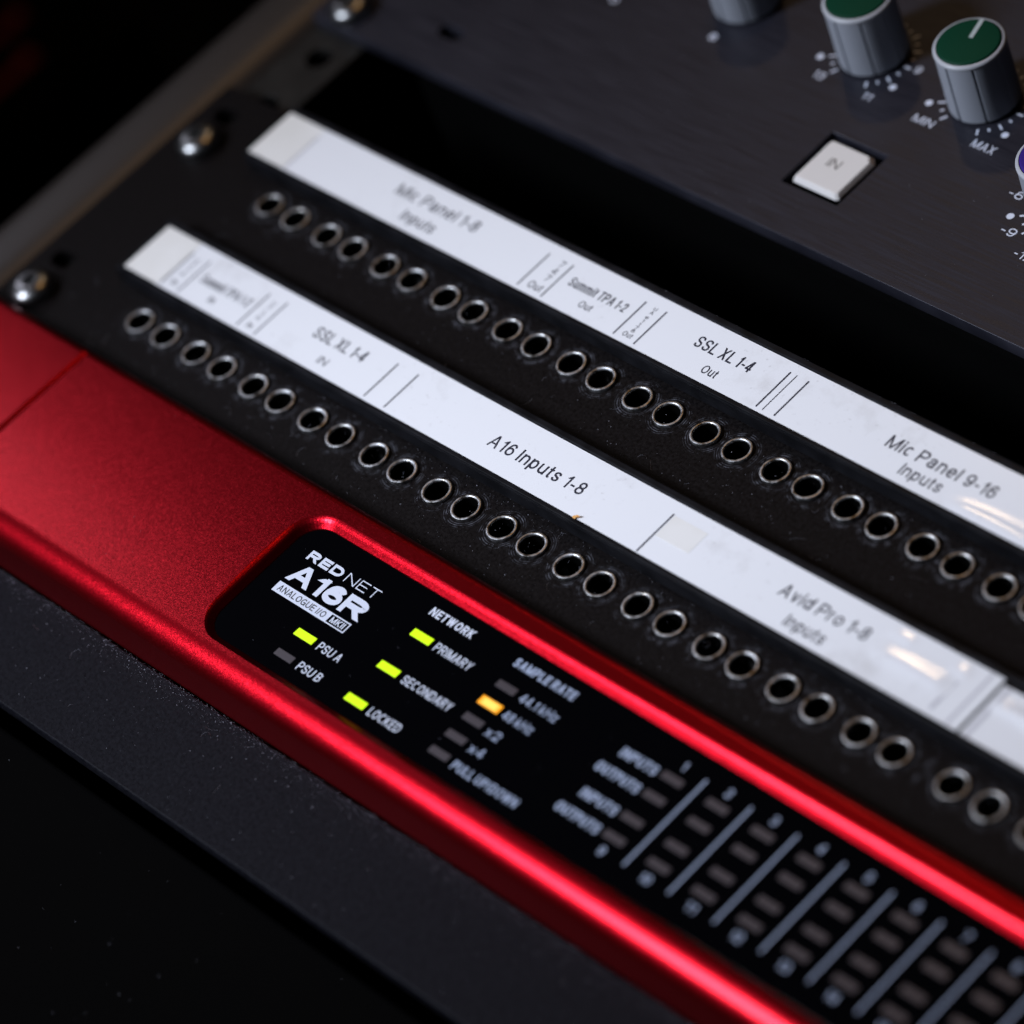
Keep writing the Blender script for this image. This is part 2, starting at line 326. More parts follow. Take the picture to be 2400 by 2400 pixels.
GLYPH = {
 'A': (.70, [D(0, 0, .5, 1), D(1, 0, .5, 1), ('B', .17, .83, .30)]),
 'B': (.66, [P((0, 0), (0, 1)), ('H', (0, 1), arc(.58, .77, .36, .23, 90, -90), (0, .54)), ('H', (0, .54), arc(.6, .27, .4, .27, 90, -90), (0, 0))]),
 'C': (.70, [C(arc(.5, .5, .5, .5, 42, 318, 30))]),
 'D': (.70, [P((0, 0), (0, 1)), ('H', (0, 1), arc(.5, .5, .5, .5, 90, -90, 20), (0, 0))]),
 'E': (.60, [P((0, 0), (0, 1)), P((0, 1), (1, 1)), P((0, .52), (.92, .52)), P((0, 0), (1, 0))]),
 'G': (.74, [C(arc(.5, .5, .5, .5, 42, 345, 30)), P((.55, .46), (1, .46)), P((1, .46), (1, 0))]),
 'H': (.70, [P((0, 0), (0, 1)), P((1, 0), (1, 1)), P((0, .52), (1, .52))]),
 'I': (0, [P((0, 0), (0, 1))]),
 'K': (.68, [P((0, 0), (0, 1)), D(0, .38, 1, 1), D(.30, .56, 1, 0)]),
 'L': (.55, [P((0, 0), (0, 1)), P((0, 0), (1, 0))]),
 'M': (.84, [P((0, 0), (0, 1)), P((1, 0), (1, 1)), D(.5, 0, 0, 1), D(.5, 0, 1, 1)]),
 'N': (.71, [P((0, 0), (0, 1)), P((1, 0), (1, 1)), D(1, 0, 0, 1)]),
 'O': (.76, [ell(.5, .5, .5, .5)]),
 'P': (.64, [P((0, 0), (0, 1)), ('H', (0, 1), arc(.6, .73, .4, .27, 90, -90), (0, .46))]),
 'R': (.68, [P((0, 0), (0, 1)), ('H', (0, 1), arc(.58, .74, .38, .26, 90, -90), (0, .48)), D(1, 0, .5, .5)]),
 'S': (.64, [C(spline(S_))]),
 'T': (.61, [P((.5, 0), (.5, 1)), P((0, 1), (1, 1))]),
 'U': (.69, [('H', (0, 1), arc(.5, .36, .5, .36, 180, 360, 18), (1, 1))]),
 'W': (.95, [D(.25, 0, 0, 1), D(.25, 0, .5, 1), D(.75, 0, .5, 1), D(.75, 0, 1, 1)]),
 'X': (.66, [D(0, 0, 1, 1), D(1, 0, 0, 1)]),
 'Y': (.66, [P((.5, 0), (.5, .44)), D(.5, .4, 0, 1), D(.5, .4, 1, 1)]),
 '0': (.54, [ell(.5, .5, .5, .5)]),
 '1': (.30, [P((1, 0), (1, 1)), D(0, .70, .95, .93)]),
 '2': (.54, [C(spline([(.03, .68), (.1, .9), (.5, 1), (.9, .9), (.97, .72), (.85, .5), (.4, .25), (.05, 0)])), P((.05, 0), (1, 0))]),
 '3': (.54, [C(spline([(.03, .75), (.15, .94), (.5, 1), (.86, .92), (.94, .75), (.82, .58), (.42, .53)])), C(spline([(.42, .53), (.85, .48), (1, .27), (.86, .06), (.5, 0), (.12, .06), (0, .28)]))]),
 '4': (.56, [P((.75, 0), (.75, 1)), D(0, .26, .72, 1), P((0, .24), (1, .24))]),
 '5': (.54, [P((.2, 1), (.92, 1)), D(.08, .48, .18, 1), C(spline([(.08, .5), (.5, .64), (.88, .53), (1, .32), (.86, .07), (.5, 0), (.12, .07), (0, .25)]))]),
 '6': (.54, [ell(.5, .31, .5, .31), C(spline([(.95, .80), (.8, .95), (.52, 1), (.2, .88), (.03, .55), (0, .31)]))]),
 '7': (.52, [P((0, 1), (1, 1)), D(.3, 0, 1, .97)]),
 '8': (.54, [ell(.5, .76, .43, .24), ell(.5, .26, .5, .26)]),
 '9': (.54, [ell(.5, .69, .5, .31), C(spline([(.05, .2), (.2, .05), (.48, 0), (.8, .12), (.97, .45), (1, .69)]))]),
 '-': (.28, [P((0, .37), (1, .37))]),
 '/': (.28, [D(0, 0, 1, 1)]),
 '.': (0, [P((0, 0), (0, .02))]),
 'a': (.53, [C(spline([(.05, .52), (.15, .68), (.48, X), (.82, .67), (.88, .52)])), P((.88, .5), (.88, .0)), C(spline([(.88, .42), (.4, .40), (.03, .30), (.02, .12), (.3, 0), (.65, .06), (.88, .25)]))]),
 'c': (.50, [C(arc(.5, X / 2, .5, X / 2, 45, 315, 26))]),
 'd': (.54, [ell(.47, X / 2, .47, X / 2), P((1, 0), (1, 1))]),
 'e': (.54, [C(arc(.5, X / 2, .5, X / 2, 5, 318, 28)), P((.1, X / 2), (.9, X / 2))]),
 'i': (0, [P((0, 0), (0, X)), P((0, .985), (0, 1))]),
 'k': (.50, [P((0, 0), (0, 1)), D(0, .22, .95, X), D(.30, .42, 1, 0)]),
 'l': (0, [P((0, 0), (0, 1))]),
 'm': (.84, [P((0, 0), (0, X)), ('H', (.5, 0), list(reversed(arc(.25, .5, .25, X - .5, 0, 180)))[::-1], (0, .4)), ('H', (1, 0), arc(.75, .5, .25, X - .5, 0, 180), (.5, .4))]),
 'n': (.52, [P((0, 0), (0, X)), ('H', (1, 0), arc(.5, .45, .5, X - .45, 0, 180), (0, .36))]),
 'o': (.55, [ell(.5, X / 2, .5, X / 2)]),
 'p': (.54, [P((0, -.27), (0, X)), ell(.53, X / 2, .47, X / 2)]),
 'r': (.30, [P((0, 0), (0, X)), C(spline([(0, .42), (.15, .62), (.5, .71), (1, .72)]))]),
 's': (.48, [C(spline(s_))]),
 't': (.28, [('H', (.45, .93), arc(.85, .16, .40, .16, 180, 265, 8), (.95, .0)), P((0, X - .03), (1, X - .03))]),
 'u': (.52, [('H', (0, X), arc(.5, .27, .5, .27, 180, 360, 14), (1, .36)), P((1, 0), (1, X))]),
 'v': (.50, [D(.5, 0, 0, X), D(.5, 0, 1, X)]),
 'x': (.50, [D(0, 0, 1, X), D(1, 0, 0, X)]),
 'z': (.48, [P((0, X), (1, X)), D(0, .02, 1, X - .02), P((0, 0), (1, 0))]),
}
def stroke(bm, pts, hw, z, closed=False, cap=False):
    """a band of half width hw along pts"""
    q = [pts[0]]
    for p in pts[1:]:
        if math.hypot(p[0] - q[-1][0], p[1] - q[-1][1]) > 1e-5: q.append(p)
    if closed and math.hypot(q[0][0] - q[-1][0], q[0][1] - q[-1][1]) < 1e-4: q.pop()
    n = len(q)
    if n < 2: return
    if cap:
        for i, j in ((0, 1), (-1, -2)):
            dx, dy = q[i][0] - q[j][0], q[i][1] - q[j][1]; l = math.hypot(dx, dy)
            q[i] = (q[i][0] + dx / l * hw, q[i][1] + dy / l * hw)
    L_, R_ = [], []
    for i in range(n):
        a = q[i - 1] if (i or closed) else None; b = q[(i + 1) % n] if (i < n - 1 or closed) else None
        ds = []
        if a: ds.append((q[i][0] - a[0], q[i][1] - a[1]))
        if b: ds.append((b[0] - q[i][0], b[1] - q[i][1]))
        ds = [(x / math.hypot(x, y), y / math.hypot(x, y)) for x, y in ds]
        tx, ty = sum(d[0] for d in ds), sum(d[1] for d in ds); l = math.hypot(tx, ty) or 1
        tx, ty = tx / l, ty / l
        k = hw / max(.35, tx * ds[0][0] + ty * ds[0][1])
        L_.append(bm.verts.new((q[i][0] - ty * k, q[i][1] + tx * k, z))); R_.append(bm.verts.new((q[i][0] + ty * k, q[i][1] - tx * k, z)))
    for i in range(n if closed else n - 1):
        j = (i + 1) % n; bm.faces.new((L_[i], R_[i], R_[j], L_[j]))
def text_into(bm, s, x0, x1, y0, h, z, w=.132, gap=.15):
    """one line of lettering: cap height h, baseline y0, filling x0..x1, pen width w*h"""
    pen = w * h; hw = pen / 2
    need, n = 0.0, 0
    for i, ch in enumerate(s):
        need += .42 * h if ch == ' ' else GLYPH[ch][0] * h
    fixed = sum(pen if (c in 'Iil.') else 0 for c in s)
    gaps = sum(1 for a, b in zip(s, s[1:]) if a != ' ' and b != ' ')
    need += gaps * gap * h
    k = (x1 - x0 - fixed) / max(need, 1e-6)
    x = x0; dz = 0
    for i, ch in enumerate(s):
        if ch == ' ':
            x += .42 * h * k; continue
        gw, prims = GLYPH[ch]; wd = gw * h * k + (pen if ch in 'Iil.' else 0)
        ax, bx = x + hw, max(0, wd - pen); ay, by = y0 + hw, h - pen
        m = lambda p: (ax + p[0] * bx, ay + p[1] * by)
        for pr in prims:
            t = pr[0]; zz = z + dz; dz = (dz + .0012) % .02
            if t == 'P': stroke(bm, [m(p) for p in pr[1]], hw, zz, cap=True)
            elif t == 'C': stroke(bm, [m(p) for p in pr[1]], hw, zz)
            elif t == 'O': stroke(bm, [m(p) for p in pr[1]], hw, zz, closed=True)
            elif t == 'H': stroke(bm, [m(pr[1])] + [m(p) for p in pr[2]] + [m(pr[3])], hw, zz, cap=True)
            elif t == 'B':
                yb = ay + pr[3] * by; stroke(bm, [m((pr[1], pr[3])), m((pr[2], pr[3]))], hw * .85, zz)
            elif t == 'D':
                (a, b), (c, d) = pr[1], pr[2]
                ya = y0 if b == 0 else y0 + b * h; yb = y0 + d * h
                xa, xb = ax + a * bx, ax + c * bx
                sl = math.hypot(xb - xa, yb - ya) / max(1e-6, abs(yb - ya)); sl = min(sl, 2.2) * hw * .96
                bm.faces.new([bm.verts.new(v) for v in ((xa - sl, ya, zz), (xa + sl, ya, zz), (xb + sl, yb, zz), (xb - sl, yb, zz))])
        x += wd + (gap * h * k if i + 1 < len(s) and s[i + 1] != ' ' else 0)

def words(parent, m, rows, z, name='lettering', at=None):
    """every line of writing is a part of its own: (text, x0, x1, baseline, cap height, pen)"""
    for r in rows:
        if at: r = (r[0], at[0](r[1]), at[0](r[2]), at[1](r[3])) + tuple(r[4:])
        bm = bmesh.new(); text_into(bm, r[0], r[1], r[2], r[3], r[4], z, w=r[5] if len(r) > 5 else .132, gap=r[6] if len(r) > 6 else .15)
        me = bpy.data.meshes.new(name); bm.to_mesh(me); bm.free()
        link(name, me, m, parent)
def bars(parent, m, rects, z, name='divider_line'):
    for r in rects:
        bm = bmesh.new(); add_rect(bm, *r, z); bm_link(name, bm, m, parent)

# ================================================================== the rack round the units
floor_bm = bmesh.new(); add_rect(floor_bm, -6000, 6000, -6000, 6000, -720)
tag(bm_link('floor', floor_bm, M['floor']), kind='structure')

side = thing('rack_cabinet', (-48, 60, -60), 'dark brown rack cabinet with rounded side board and a drilled metal rail', 'rack cabinet')
bm = bmesh.new()
prof = [(-36.6, -300), (-36.6, -11)]
for i in range(9):
    a = math.radians(90 * i / 8); prof.append((-44.6 + 8 * math.cos(a), -10.5 + 8 * math.sin(a)))
for i in range(9):
    a = math.radians(90 + 90 * i / 8); prof.append((-50 + 8 * math.cos(a), -10.5 + 8 * math.sin(a)))
prof += [(-58, -300)]
ra = [bm.verts.new((x, -320, z)) for x, z in prof]; rb = [bm.verts.new((x, 420, z)) for x, z in prof]
for i in range(len(prof)):
    j = (i + 1) % len(prof); bm.faces.new((ra[i], ra[j], rb[j], rb[i]))
bm.faces.new(ra); bm.faces.new(rb)
bm_link('side_board', bm, M['side'], side, smooth=40)

holes = []
for k in range(-3, 5):
    for oy in (0, 15.875, 31.75):
        holes.append(circle_loop(-28.2, 41.95 + 44.45 * k + oy - 0.0, 3.0, 24))
link('rail_strip', plate_mesh([rounded_loop(-36.2, -21.0, -120, 300, .4, 2)] + holes, -6.4, -3.4, .15), M['rail'], side)
bm = bmesh.new()
add_box(bm, -21.6, -20.9, -120, 300, -34, -6.5)
bm_link('rail_flange', bm, M['rail'], side)

bm = bmesh.new(); add_box(bm, -36, 470, -120, 300, -262, -258)
bm_link('back_board', bm, M['desk'], side)
desk = thing('desk_top', (150, -200, -12), 'black desk top in front of the narrow blank panel, almost lost in shadow', 'desk')
bm = bmesh.new(); add_box(bm, -320, 700, -700, -79.5, -40, -9.5, 1.0, 3)
bm_link('desk_board', bm, M['desk'], desk)

# added red bars on a box beyond the rack, a faint glow of unknown source
glow_root = thing('added_red_bars', (-300, 110, -160), 'faint red glowing bars added in the dark beyond the rack', 'glowing bars')
bm = bmesh.new(); add_box(bm, -420, -262, 60, 150, -720, -150.4, 1, 2)
bm_link('glow_bar_box', bm, M['desk'], glow_root)
bm = bmesh.new()
for q in ((-283, -279, 100, 121), (-286, -279, 121, 124.5), (-300.5, -297, 112, 131), (-303, -297, 131, 134.5)): add_rect(bm, *q, -150)
bm_link('glow_bars', bm, M['red_glow'], glow_root)

# ---- rack screw (a part of the unit it holds)
def screw_mesh():
    bm = bmesh.new()
    prof = [(4.7, .02), (4.7, 1.1)]
    for i in range(1, 9):
        a = math.radians(90 * i / 9); prof.append((1.7 + 3.0 * math.cos(a), 1.1 + 2.3 * math.sin(a)))
    rings = add_lathe(bm, prof, 48)
    hexr = lambda r, a, z: r * math.cos(math.pi / 6) / math.cos((a + math.pi / 6) % (math.pi / 3) - math.pi / 6)
    hx = add_lathe(bm, [(1.75, 3.38), (1.7, 3.1), (1.7, 1.4)], 48, fn=hexr)
    for i in range(48):
        j = (i + 1) % 48; bm.faces.new((rings[-1][i], rings[-1][j], hx[0][j], hx[0][i]))
    cap(bm, hx[-1])
    bmesh.ops.recalc_face_normals(bm, faces=bm.faces)
    me = bpy.data.meshes.new('rack_screw'); bm.to_mesh(me); bm.free()
    return me
SCREW = {}
def put_screw(parent, x, y, z):
    if 'o' not in SCREW:
        SCREW['o'] = link('rack_screw', screw_mesh(), M['steel'], parent, (x, y, z), smooth=30)
    else:
        dup(SCREW['o'], (x, y, z), parent)

# ================================================================== patch panel
bay = thing('patch_bay', (200, 22, 0), 'black patch panel with two long rows of round jacks under white label strips', 'patch panel')
def jack_x(i): return (i // 2) * PAIR + (i % 2) * INNER + (HALF if i >= 24 else 0)
JL = [(jack_x(i), 0.0) for i in range(30)]
JU = [(jack_x(i), ROW) for i in range(26)]
loops = [rounded_loop(-36.4, 446, -11.2, 56.4, .8, 3)]
for x, y in JL + JU: loops.append(circle_loop(x, y, 2.75, 28))
for sy in (3.8, 49.6):                         # spare mounting slots beside the screws
    loops.append(rounded_loop(-32.6, -26.6, sy - 2.2, sy + 2.2, 2.1, 6))
link('front_panel', plate_mesh(loops, -3.0, 0, .12), M['panel_scuffed'], bay)
for y in (-5.6, 40.9): put_screw(bay, -28.0, y, 0)
bm = bmesh.new(); add_box(bm, -10, 440, -8, 52, -120, -14.5)
bm_link('socket_tray', bm, M['bore'], bay)
# sockets
bm = bmesh.new()
prof = [(2.98, 0.01), (2.98, .45), (2.9, .66), (2.72, .74), (2.5, .70), (2.36, .52), (2.32, .3), (2.32, -1.2)]
add_lathe(bm, prof, 40)
jack = bm_link('jack_socket', bm, M['ring'], bay, (JL[0][0], JL[0][1], 0), smooth=45)
bm = bmesh.new()
rg = add_lathe(bm, [(2.30, .32), (2.30, -14)], 32); cap(bm, rg[-1])
bore = bm_link('socket_bore', bm, M['bore'], jack, (JL[0][0], JL[0][1], 0), smooth=45)
bm = bmesh.new()
pr = None
for i in range(7):
    t = i / 6; rr = 2.28 - .75 * math.sin(math.pi * t) ** 1.5; z = -1.6 - 5.5 * t
    q = [bm.verts.new((rr * math.cos(a), rr * math.sin(a), z)) for a in (-.28, 0, .28)]
    if pr:
        for k in range(2): bm.faces.new((pr[k], pr[k + 1], q[k + 1], q[k]))
    pr = q
bm_link('contact_spring', bm, M['ring'], jack, (JL[0][0], JL[0][1], 0), smooth=60)
for x, y in (JL[1:] + JU):
    c = dup(jack, (x, y, random.uniform(-.12, .05)), bay)
    c.rotation_euler = (random.gauss(0, .02), random.gauss(0, .02), random.uniform(0, 6.28))

# label strips ------------------------------------------------------
ZL = 4.0
def ridge(x, y, bumps):
    z = 0
    for (xa, xb, yc, amp, sg) in bumps:
        t = (x - xa) / (xb - xa)
        if 0 < t < 1:
            e = max(0, min(1, 5 * t, 5 * (1 - t))); e = e * e * (3 - 2 * e)
            z += amp * (.72 + .5 * t) * e * math.exp(-((y - yc - .9 * (t - .5) - .35 * math.sin(5 * t)) / (sg * (.85 + .3 * t))) ** 2)
    return z
def label_piece(name, x0, x1, y0, y1, m, parent, z=ZL, bumps=(), nx=None):
    bm = bmesh.new()
    nx = nx or max(2, int((x1 - x0) / (.6 if bumps else 8))); ny = 26 if bumps else 4
    g = [[bm.verts.new((x0 + (x1 - x0) * i / nx, y0 + (y1 - y0) * j / ny, 0)) for j in range(ny + 1)] for i in range(nx + 1)]
    for row in g:
        for v in row: v.co.z = z + ridge(v.co.x, v.co.y, bumps)
    for i in range(nx):
        for j in range(ny): bm.faces.new((g[i][j], g[i + 1][j], g[i + 1][j + 1], g[i][j + 1]))
    top = list(bm.faces)
    r = bmesh.ops.extrude_face_region(bm, geom=top)
    for e in r['geom']:
        if isinstance(e, bmesh.types.BMVert): e.co.z -= .22
    o = bm_link(name, bm, m, parent, smooth=35)
    return o
def holder(y0, y1):
    bm = bmesh.new()
    add_box(bm, -12.9, 446, y0 - 1.15, y1 + 1.6, 0.02, 3.7, .25)
    add_box(bm, -12.8, 446, y0 - 1.1, y0 - .12, 3.6, 4.25, .2)
    add_box(bm, -12.8, 446, y1 + .12, y1 + 1.5, 3.6, 4.35, .25)
    return bm_link('label_holder', bm, M['holder'], bay)
YU0, YU1, YL0, YL1 = 42.5, 54.8, 7.0, 19.5
hU = holder(YU0, YU1); hL = holder(YL0, YL1)
bU = [(173.2, 197, 43.9, .20, 1.5), (200, 218, 49, .3, 1.6)]
sU = label_piece('label_strip', -2.4, 440, YU0, YU1, M['label'], bay, ZL, bU)
eU = label_piece('label_end', -12.4, -1.7, YU0 + .1, YU1 - .1, M['cream'], bay, ZL + .09)
bL = [(183.6, 203, 12.8, .25, 1.8), (185, 191, 17.2, .12, .9), (199, 203.5, 16.8, .16, 1.1)]
sL = label_piece('label_strip', -1.6, 208.6, YL0, YL1, M['label'], bay, ZL, bL)
eL = label_piece('label_end', -11.2, -.8, YL0 + .1, YL1 - .1, M['cream'], bay, ZL + .09)
sR = label_piece('label_strip', 209.4, 440, YL0 - .3, YL1 - 1.1, M['label'], bay, ZL, [(210, 222, 14.6, .4, 1.2)])
cp = label_piece('label_patch', 134.4, 142.6, 11.6, 16.8, M['cream'], bay, ZL + .035)

ZT = ZL + .03
def lines(bm, xs, y0, y1, w=.34):
    for x in xs: add_rect(bm, x - w / 2, x + w / 2, y0, y1, ZT)
def vlines(parent, xs, y0, y1, w=.34): bars(parent, M['ink_label'], [(x - w / 2, x + w / 2, y0, y1) for x in xs], ZT)
words(sU, M['ink_label'], [
    ('Mic Panel 1-8', 25.2, 48.4, 49.0, 2.8), ('Inputs', 31.4, 40.6, 44.4, 2.6), ('Out', 68.4, 71.9, 43.9, 1.75),
    ('7', 70.2, 71.4, 50.7, 1.55), ('4', 70.2, 71.4, 48.7, 1.55), ('7', 70.2, 71.4, 46.7, 1.55),
    ('Summit TPA 1-2', 75.4, 90.4, 48.1, 2.2), ('Out', 81.2, 84.4, 45.0, 1.6), ('Out', 94.2, 96.5, 43.9, 1.15, .13),
    ('SSL XL 1-4', 108.2, 122.3, 48.6, 2.7, .14), ('Out', 114.0, 117.6, 44.4, 1.95),
    ('Mic Panel 9-16', 156.1, 180.9, 48.0, 2.8, .14), ('Inputs', 162.4, 171.8, 44.3, 2.55)], ZT)
words(sU, M['ink_label'], [(c, 95.2 if c != '1' else 95.35, 96.0 if c != '1' else 95.7, y, .8, .17) for c, y in
    (('U', 51.4), ('A', 50.4), ('e', 49.1), ('1', 48.1), ('1', 47.1), ('7', 46.2), ('6', 45.3))], ZT)
vlines(sU, (66.5, 73.0, 92.6, 98.0), 43.3, 52.4); vlines(sU, (129.3, 133.8), 43.3, 52.7); vlines(sU, (130.9,), 43.3, 52.7, .2)
words(sL, M['ink_label'], [
    ('In', 1.5, 2.9, 8.6, 1.4, .17), ('Summit TPA 1-2', 6.7, 21.2, 12.0, 2.2, .13), ('In', 12.4, 14.0, 9.0, 1.6, .17), ('In', 25.0, 26.4, 8.4, 1.3, .17),
    ('SSL XL 1-4', 39.2, 53.6, 13.4, 2.75), ('IN', 45.2, 47.6, 9.0, 1.8, .13), ('A16 Inputs 1-8', 90.9, 115.5, 11.2, 2.85, .14),
    ('Avid Pro 1-8', 162.6, 182.8, 13.1, 2.75, .14), ('Inputs', 167.9, 176.9, 8.5, 2.55)], ZT)
words(sL, M['ink_label'], [(c, 1.5, 2.5, y, 1.0, .15) for c, y in (('U', 15.2), ('A', 13.9), ('7', 12.4), ('6', 11.2))], ZT)
words(sL, M['ink_label'], [(c, 25.3, 26.2 if c != '1' else 25.7, y, .85, .15) for c, y in (('U', 15.2), ('A', 14.1), ('1', 12.8), ('7', 11.8), ('6', 10.8))], ZT)
vlines(sL, (-.5, 4.7, 23.0, 28.2, 60.6, 66.3), 7.7, 17.0); vlines(sL, (134.0,), 7.2, 17.0, .36)
bars(sL, M['seam'], [(201.6, 202.4, 8.2, 18.6), (206.0, 206.6, 7.2, 19.3)], ZT, 'fold_mark')
bm = bmesh.new(); add_rect(bm, 210.2, 211.1, YL0 - .2, YL1 - 1.2, ZT)
bm_link('fold_mark', bm, M['seam'], sR)
bm = bmesh.new(); add_rect(bm, -1.75, -1.2, YU0 + .3, YU1 - 2.3, ZT)
bm_link('fold_mark', bm, M['seam'], sU)

# a shred of orange paper caught under the lower strip
bm = bmesh.new()
pts = [(117.9, 6.3, 3.5), (118.3, 7.0, 4.35), (119.1, 7.55, 4.5), (119.6, 7.5, 4.42), (119.0, 7.0, 4.36), (118.8, 6.2, 3.5)]
vs = [bm.verts.new(p) for p in pts]; bm.faces.new(vs)
r = bmesh.ops.extrude_face_region(bm, geom=list(bm.faces))
for e in r['geom']:
    if isinstance(e, bmesh.types.BMVert): e.co.z += .12
tag(bm_link('paper_scrap', bm, M['scrap']), 'tiny shred of orange paper sticking out at the lower edge of the lower label strip', 'paper scrap')

# ================================================================== red interface
red = thing('audio_interface', (200, -34, 0), 'red metal rack unit with a black display window and lit green indicators', 'audio interface')
YT, YB, ZR = -12.0, -56.4, 5.2
def red_profile():
    p = [(YT, -3.0)]
    r = 2.2; crown = lambda y: ZR - .30 * ((y + 29.0) / 17.0) ** 2 * (1.0 if y < -29 else .6)
    y0, y1 = YT - r, -47.4
    zt = crown(y0)
    for i in range(12):
        a = math.radians(86 * i / 12); p.append((YT - r + r * math.cos(a), zt - r + r * math.sin(a)))
    for i in range(0, 26):
        y = y0 + (y1 - y0) * i / 25; p.append((y, crown(y)))
    R = 7.0; ys = -48.3; zc = crown(ys) - R
    for i in range(1, 12):
        y = y1 + (ys - y1) * i / 12; p.append((y, crown(y)))
    for i in range(3, 31):
        a = math.radians(62 * i / 30); p.append((ys - R * math.sin(a), zc + R * math.cos(a)))
    p.append((YB, -3.0))
    return p
def extrude_x(prof, x0, x1, ins=.35, drop=None):
    """profile swept along x with small chamfered ends"""
    bm = bmesh.new()
    cy = sum(p[0] for p in prof) / len(prof)
    rows = []
    for (x, k) in ((x0, ins), (x0 + ins, 0), (x1 - ins, 0), (x1, ins)):
        rows.append([bm.verts.new((x, y, z - (k and (drop or k)) if z > 0 else z)) for y, z in prof])
    n = len(prof)
    for a, b in zip(rows, rows[1:]):
        for i in range(n):
            j = (i + 1) % n; bm.faces.new((a[i], a[j], b[j], b[i]))
    bm.faces.new(rows[0]); bm.faces.new(list(reversed(rows[-1])))
    bmesh.ops.recalc_face_normals(bm, faces=bm.faces)
    return bm
WX0, WX1, WY0, WY1, WR, ZW = 75.6, 440, -47.2, -18.7, 5.0, 3.6
body = extrude_x(red_profile(), 1.9, 446)
me_body = bpy.data.meshes.new('body'); body.to_mesh(me_body); body.free()
o_body = bpy.data.objects.new('body', me_body); col.objects.link(o_body)
bm = bmesh.new(); rows = []
ring_spec = [(0, .6), (0, 3.5), (.12, 3.74), (1.0, 4.50), (1.25, 4.69), (1.55, 4.87), (1.9, 5.03), (2.3, 5.16), (2.75, 5.26), (3.2, 8)]
for (o_, z) in ring_spec:
    rows.append([bm.verts.new((x, y, z)) for x, y in rounded_loop(WX0 - o_, WX1 + o_, WY0 - o_, WY1 + o_, WR + o_, 14)])
for a, b in zip(rows, rows[1:]):
    n = len(a)
    for i in range(n):
        j = (i + 1) % n; bm.faces.new((a[i], a[j], b[j], b[i]))
bm.faces.new(rows[0]); bm.faces.new(rows[-1])
bmesh.ops.recalc_face_normals(bm, faces=bm.faces)
me_cut = bpy.data.meshes.new('cut'); bm.to_mesh(me_cut); bm.free()
o_cut = bpy.data.objects.new('cut', me_cut); col.objects.link(o_cut)
md = o_body.modifiers.new('b', 'BOOLEAN'); md.operation = 'DIFFERENCE'; md.object = o_cut; md.solver = 'EXACT'
dg = bpy.context.evaluated_depsgraph_get()
me_red = bpy.data.meshes.new_from_object(o_body.evaluated_get(dg))
bpy.data.objects.remove(o_body); bpy.data.objects.remove(o_cut)
me_red.name = 'faceplate'
link('faceplate', me_red, M['red'], red)
ear = extrude_x(red_profile(), -36.2, 1.6, 1.0, .33)
bm_link('end_cap', ear, M['red'], red)

# display window
lp = rounded_loop(WX0 - .03, WX1 + .03, WY0 - .03, WY1 + .03, WR, 14)
pane = link('display_window', plate_mesh([lp], .75, ZW, .03), M['pane'], red)
ZI = ZW + .02
def wx(x): return .99636 * x + 2.037
def wy(y): return .99636 * y - .837
words(pane, M['ink_white'], [
    ('RED', 78.6, 87.9, -25.05, 2.15, .27, .12), ('NET', 89.0, 97.7, -25.05, 2.15, .10), ('A16R', 78.6, 98.6, -30.35, 4.2, .275, .055), ('MKII', 93.85, 97.35, -33.05, 1.3, .18),
    ('PSU A', 96.35, 102.4, -38.8, 1.85, .13), ('PSU B', 96.4, 102.5, -43.9, 1.85, .13), ('PRIMARY', 115.6, 124.9, -27.4, 1.85, .13),
    ('SECONDARY', 115.8, 128.3, -35.7, 1.85, .13), ('LOCKED', 115.7, 123.7, -44.0, 1.85, .13), ('NETWORK', 108.9, 120.0, -22.0, 1.8, .20)], ZI, at=(wx, wy))
bm = bmesh.new()                               # name bar, with a framed box at its right end
for q in ((78.4, 93.2, -33.6, -31.25), (93.2, 98.2, -31.5, -31.25), (93.2, 98.2, -33.6, -33.35), (97.95, 98.2, -33.35, -31.5)): add_rect(bm, wx(q[0]), wx(q[1]), wy(q[2]), wy(q[3]), ZI)
bm_link('name_bar', bm, M['ink_white'], pane)
words(pane, M['ink_cut'], [('ANALOGUE I/O', 79.3, 92.2, -33.1, 1.35, .14)], ZI + .02, at=(wx, wy))
PX, C0 = 10.43, 173.0
words(pane, M['ink_white_shaded'], [
    ('SAMPLE RATE', 130.9, 146.0, -22.1, 1.85, .20), ('44.1 kHz', 137.5, 146.6, -27.25, 1.85, .13), ('48 kHz', 137.5, 144.6, -31.5, 1.85, .13),
    ('x2', 137.5, 140.8, -35.7, 1.85, .13), ('x4', 137.5, 140.9, -39.8, 1.85, .13), ('PULL UP/DOWN', 137.5, 153.5, -44.05, 1.85, .16),
    ('INPUTS', 161.3, 169.6, -26.1, 1.95, .20), ('OUTPUTS', 159.5, 169.6, -30.45, 1.95, .20), ('INPUTS', 161.3, 169.6, -35.9, 1.95, .20), ('OUTPUTS', 159.5, 169.6, -40.25, 1.95, .20)], ZI, at=(wx, wy))
for k in range(8):
    x = C0 + PX * k; wa = .35 if k == 0 else .55; wb = .6 if k == 0 else 1.05
    words(pane, M['ink_white_shaded'], [(str(k + 1), x - wa, x + wa, -22.6, 1.75, .16), (str(k + 9), x - wb, x + wb, -42.9, 1.75, .16)], ZI, at=(wx, wy))
bars(pane, M['ink_white_shaded'], [(wx(C0 + PX * k + 5.0), wx(C0 + PX * k + 5.4), wy(-42.15), wy(-21.75)) for k in range(8)], ZI)

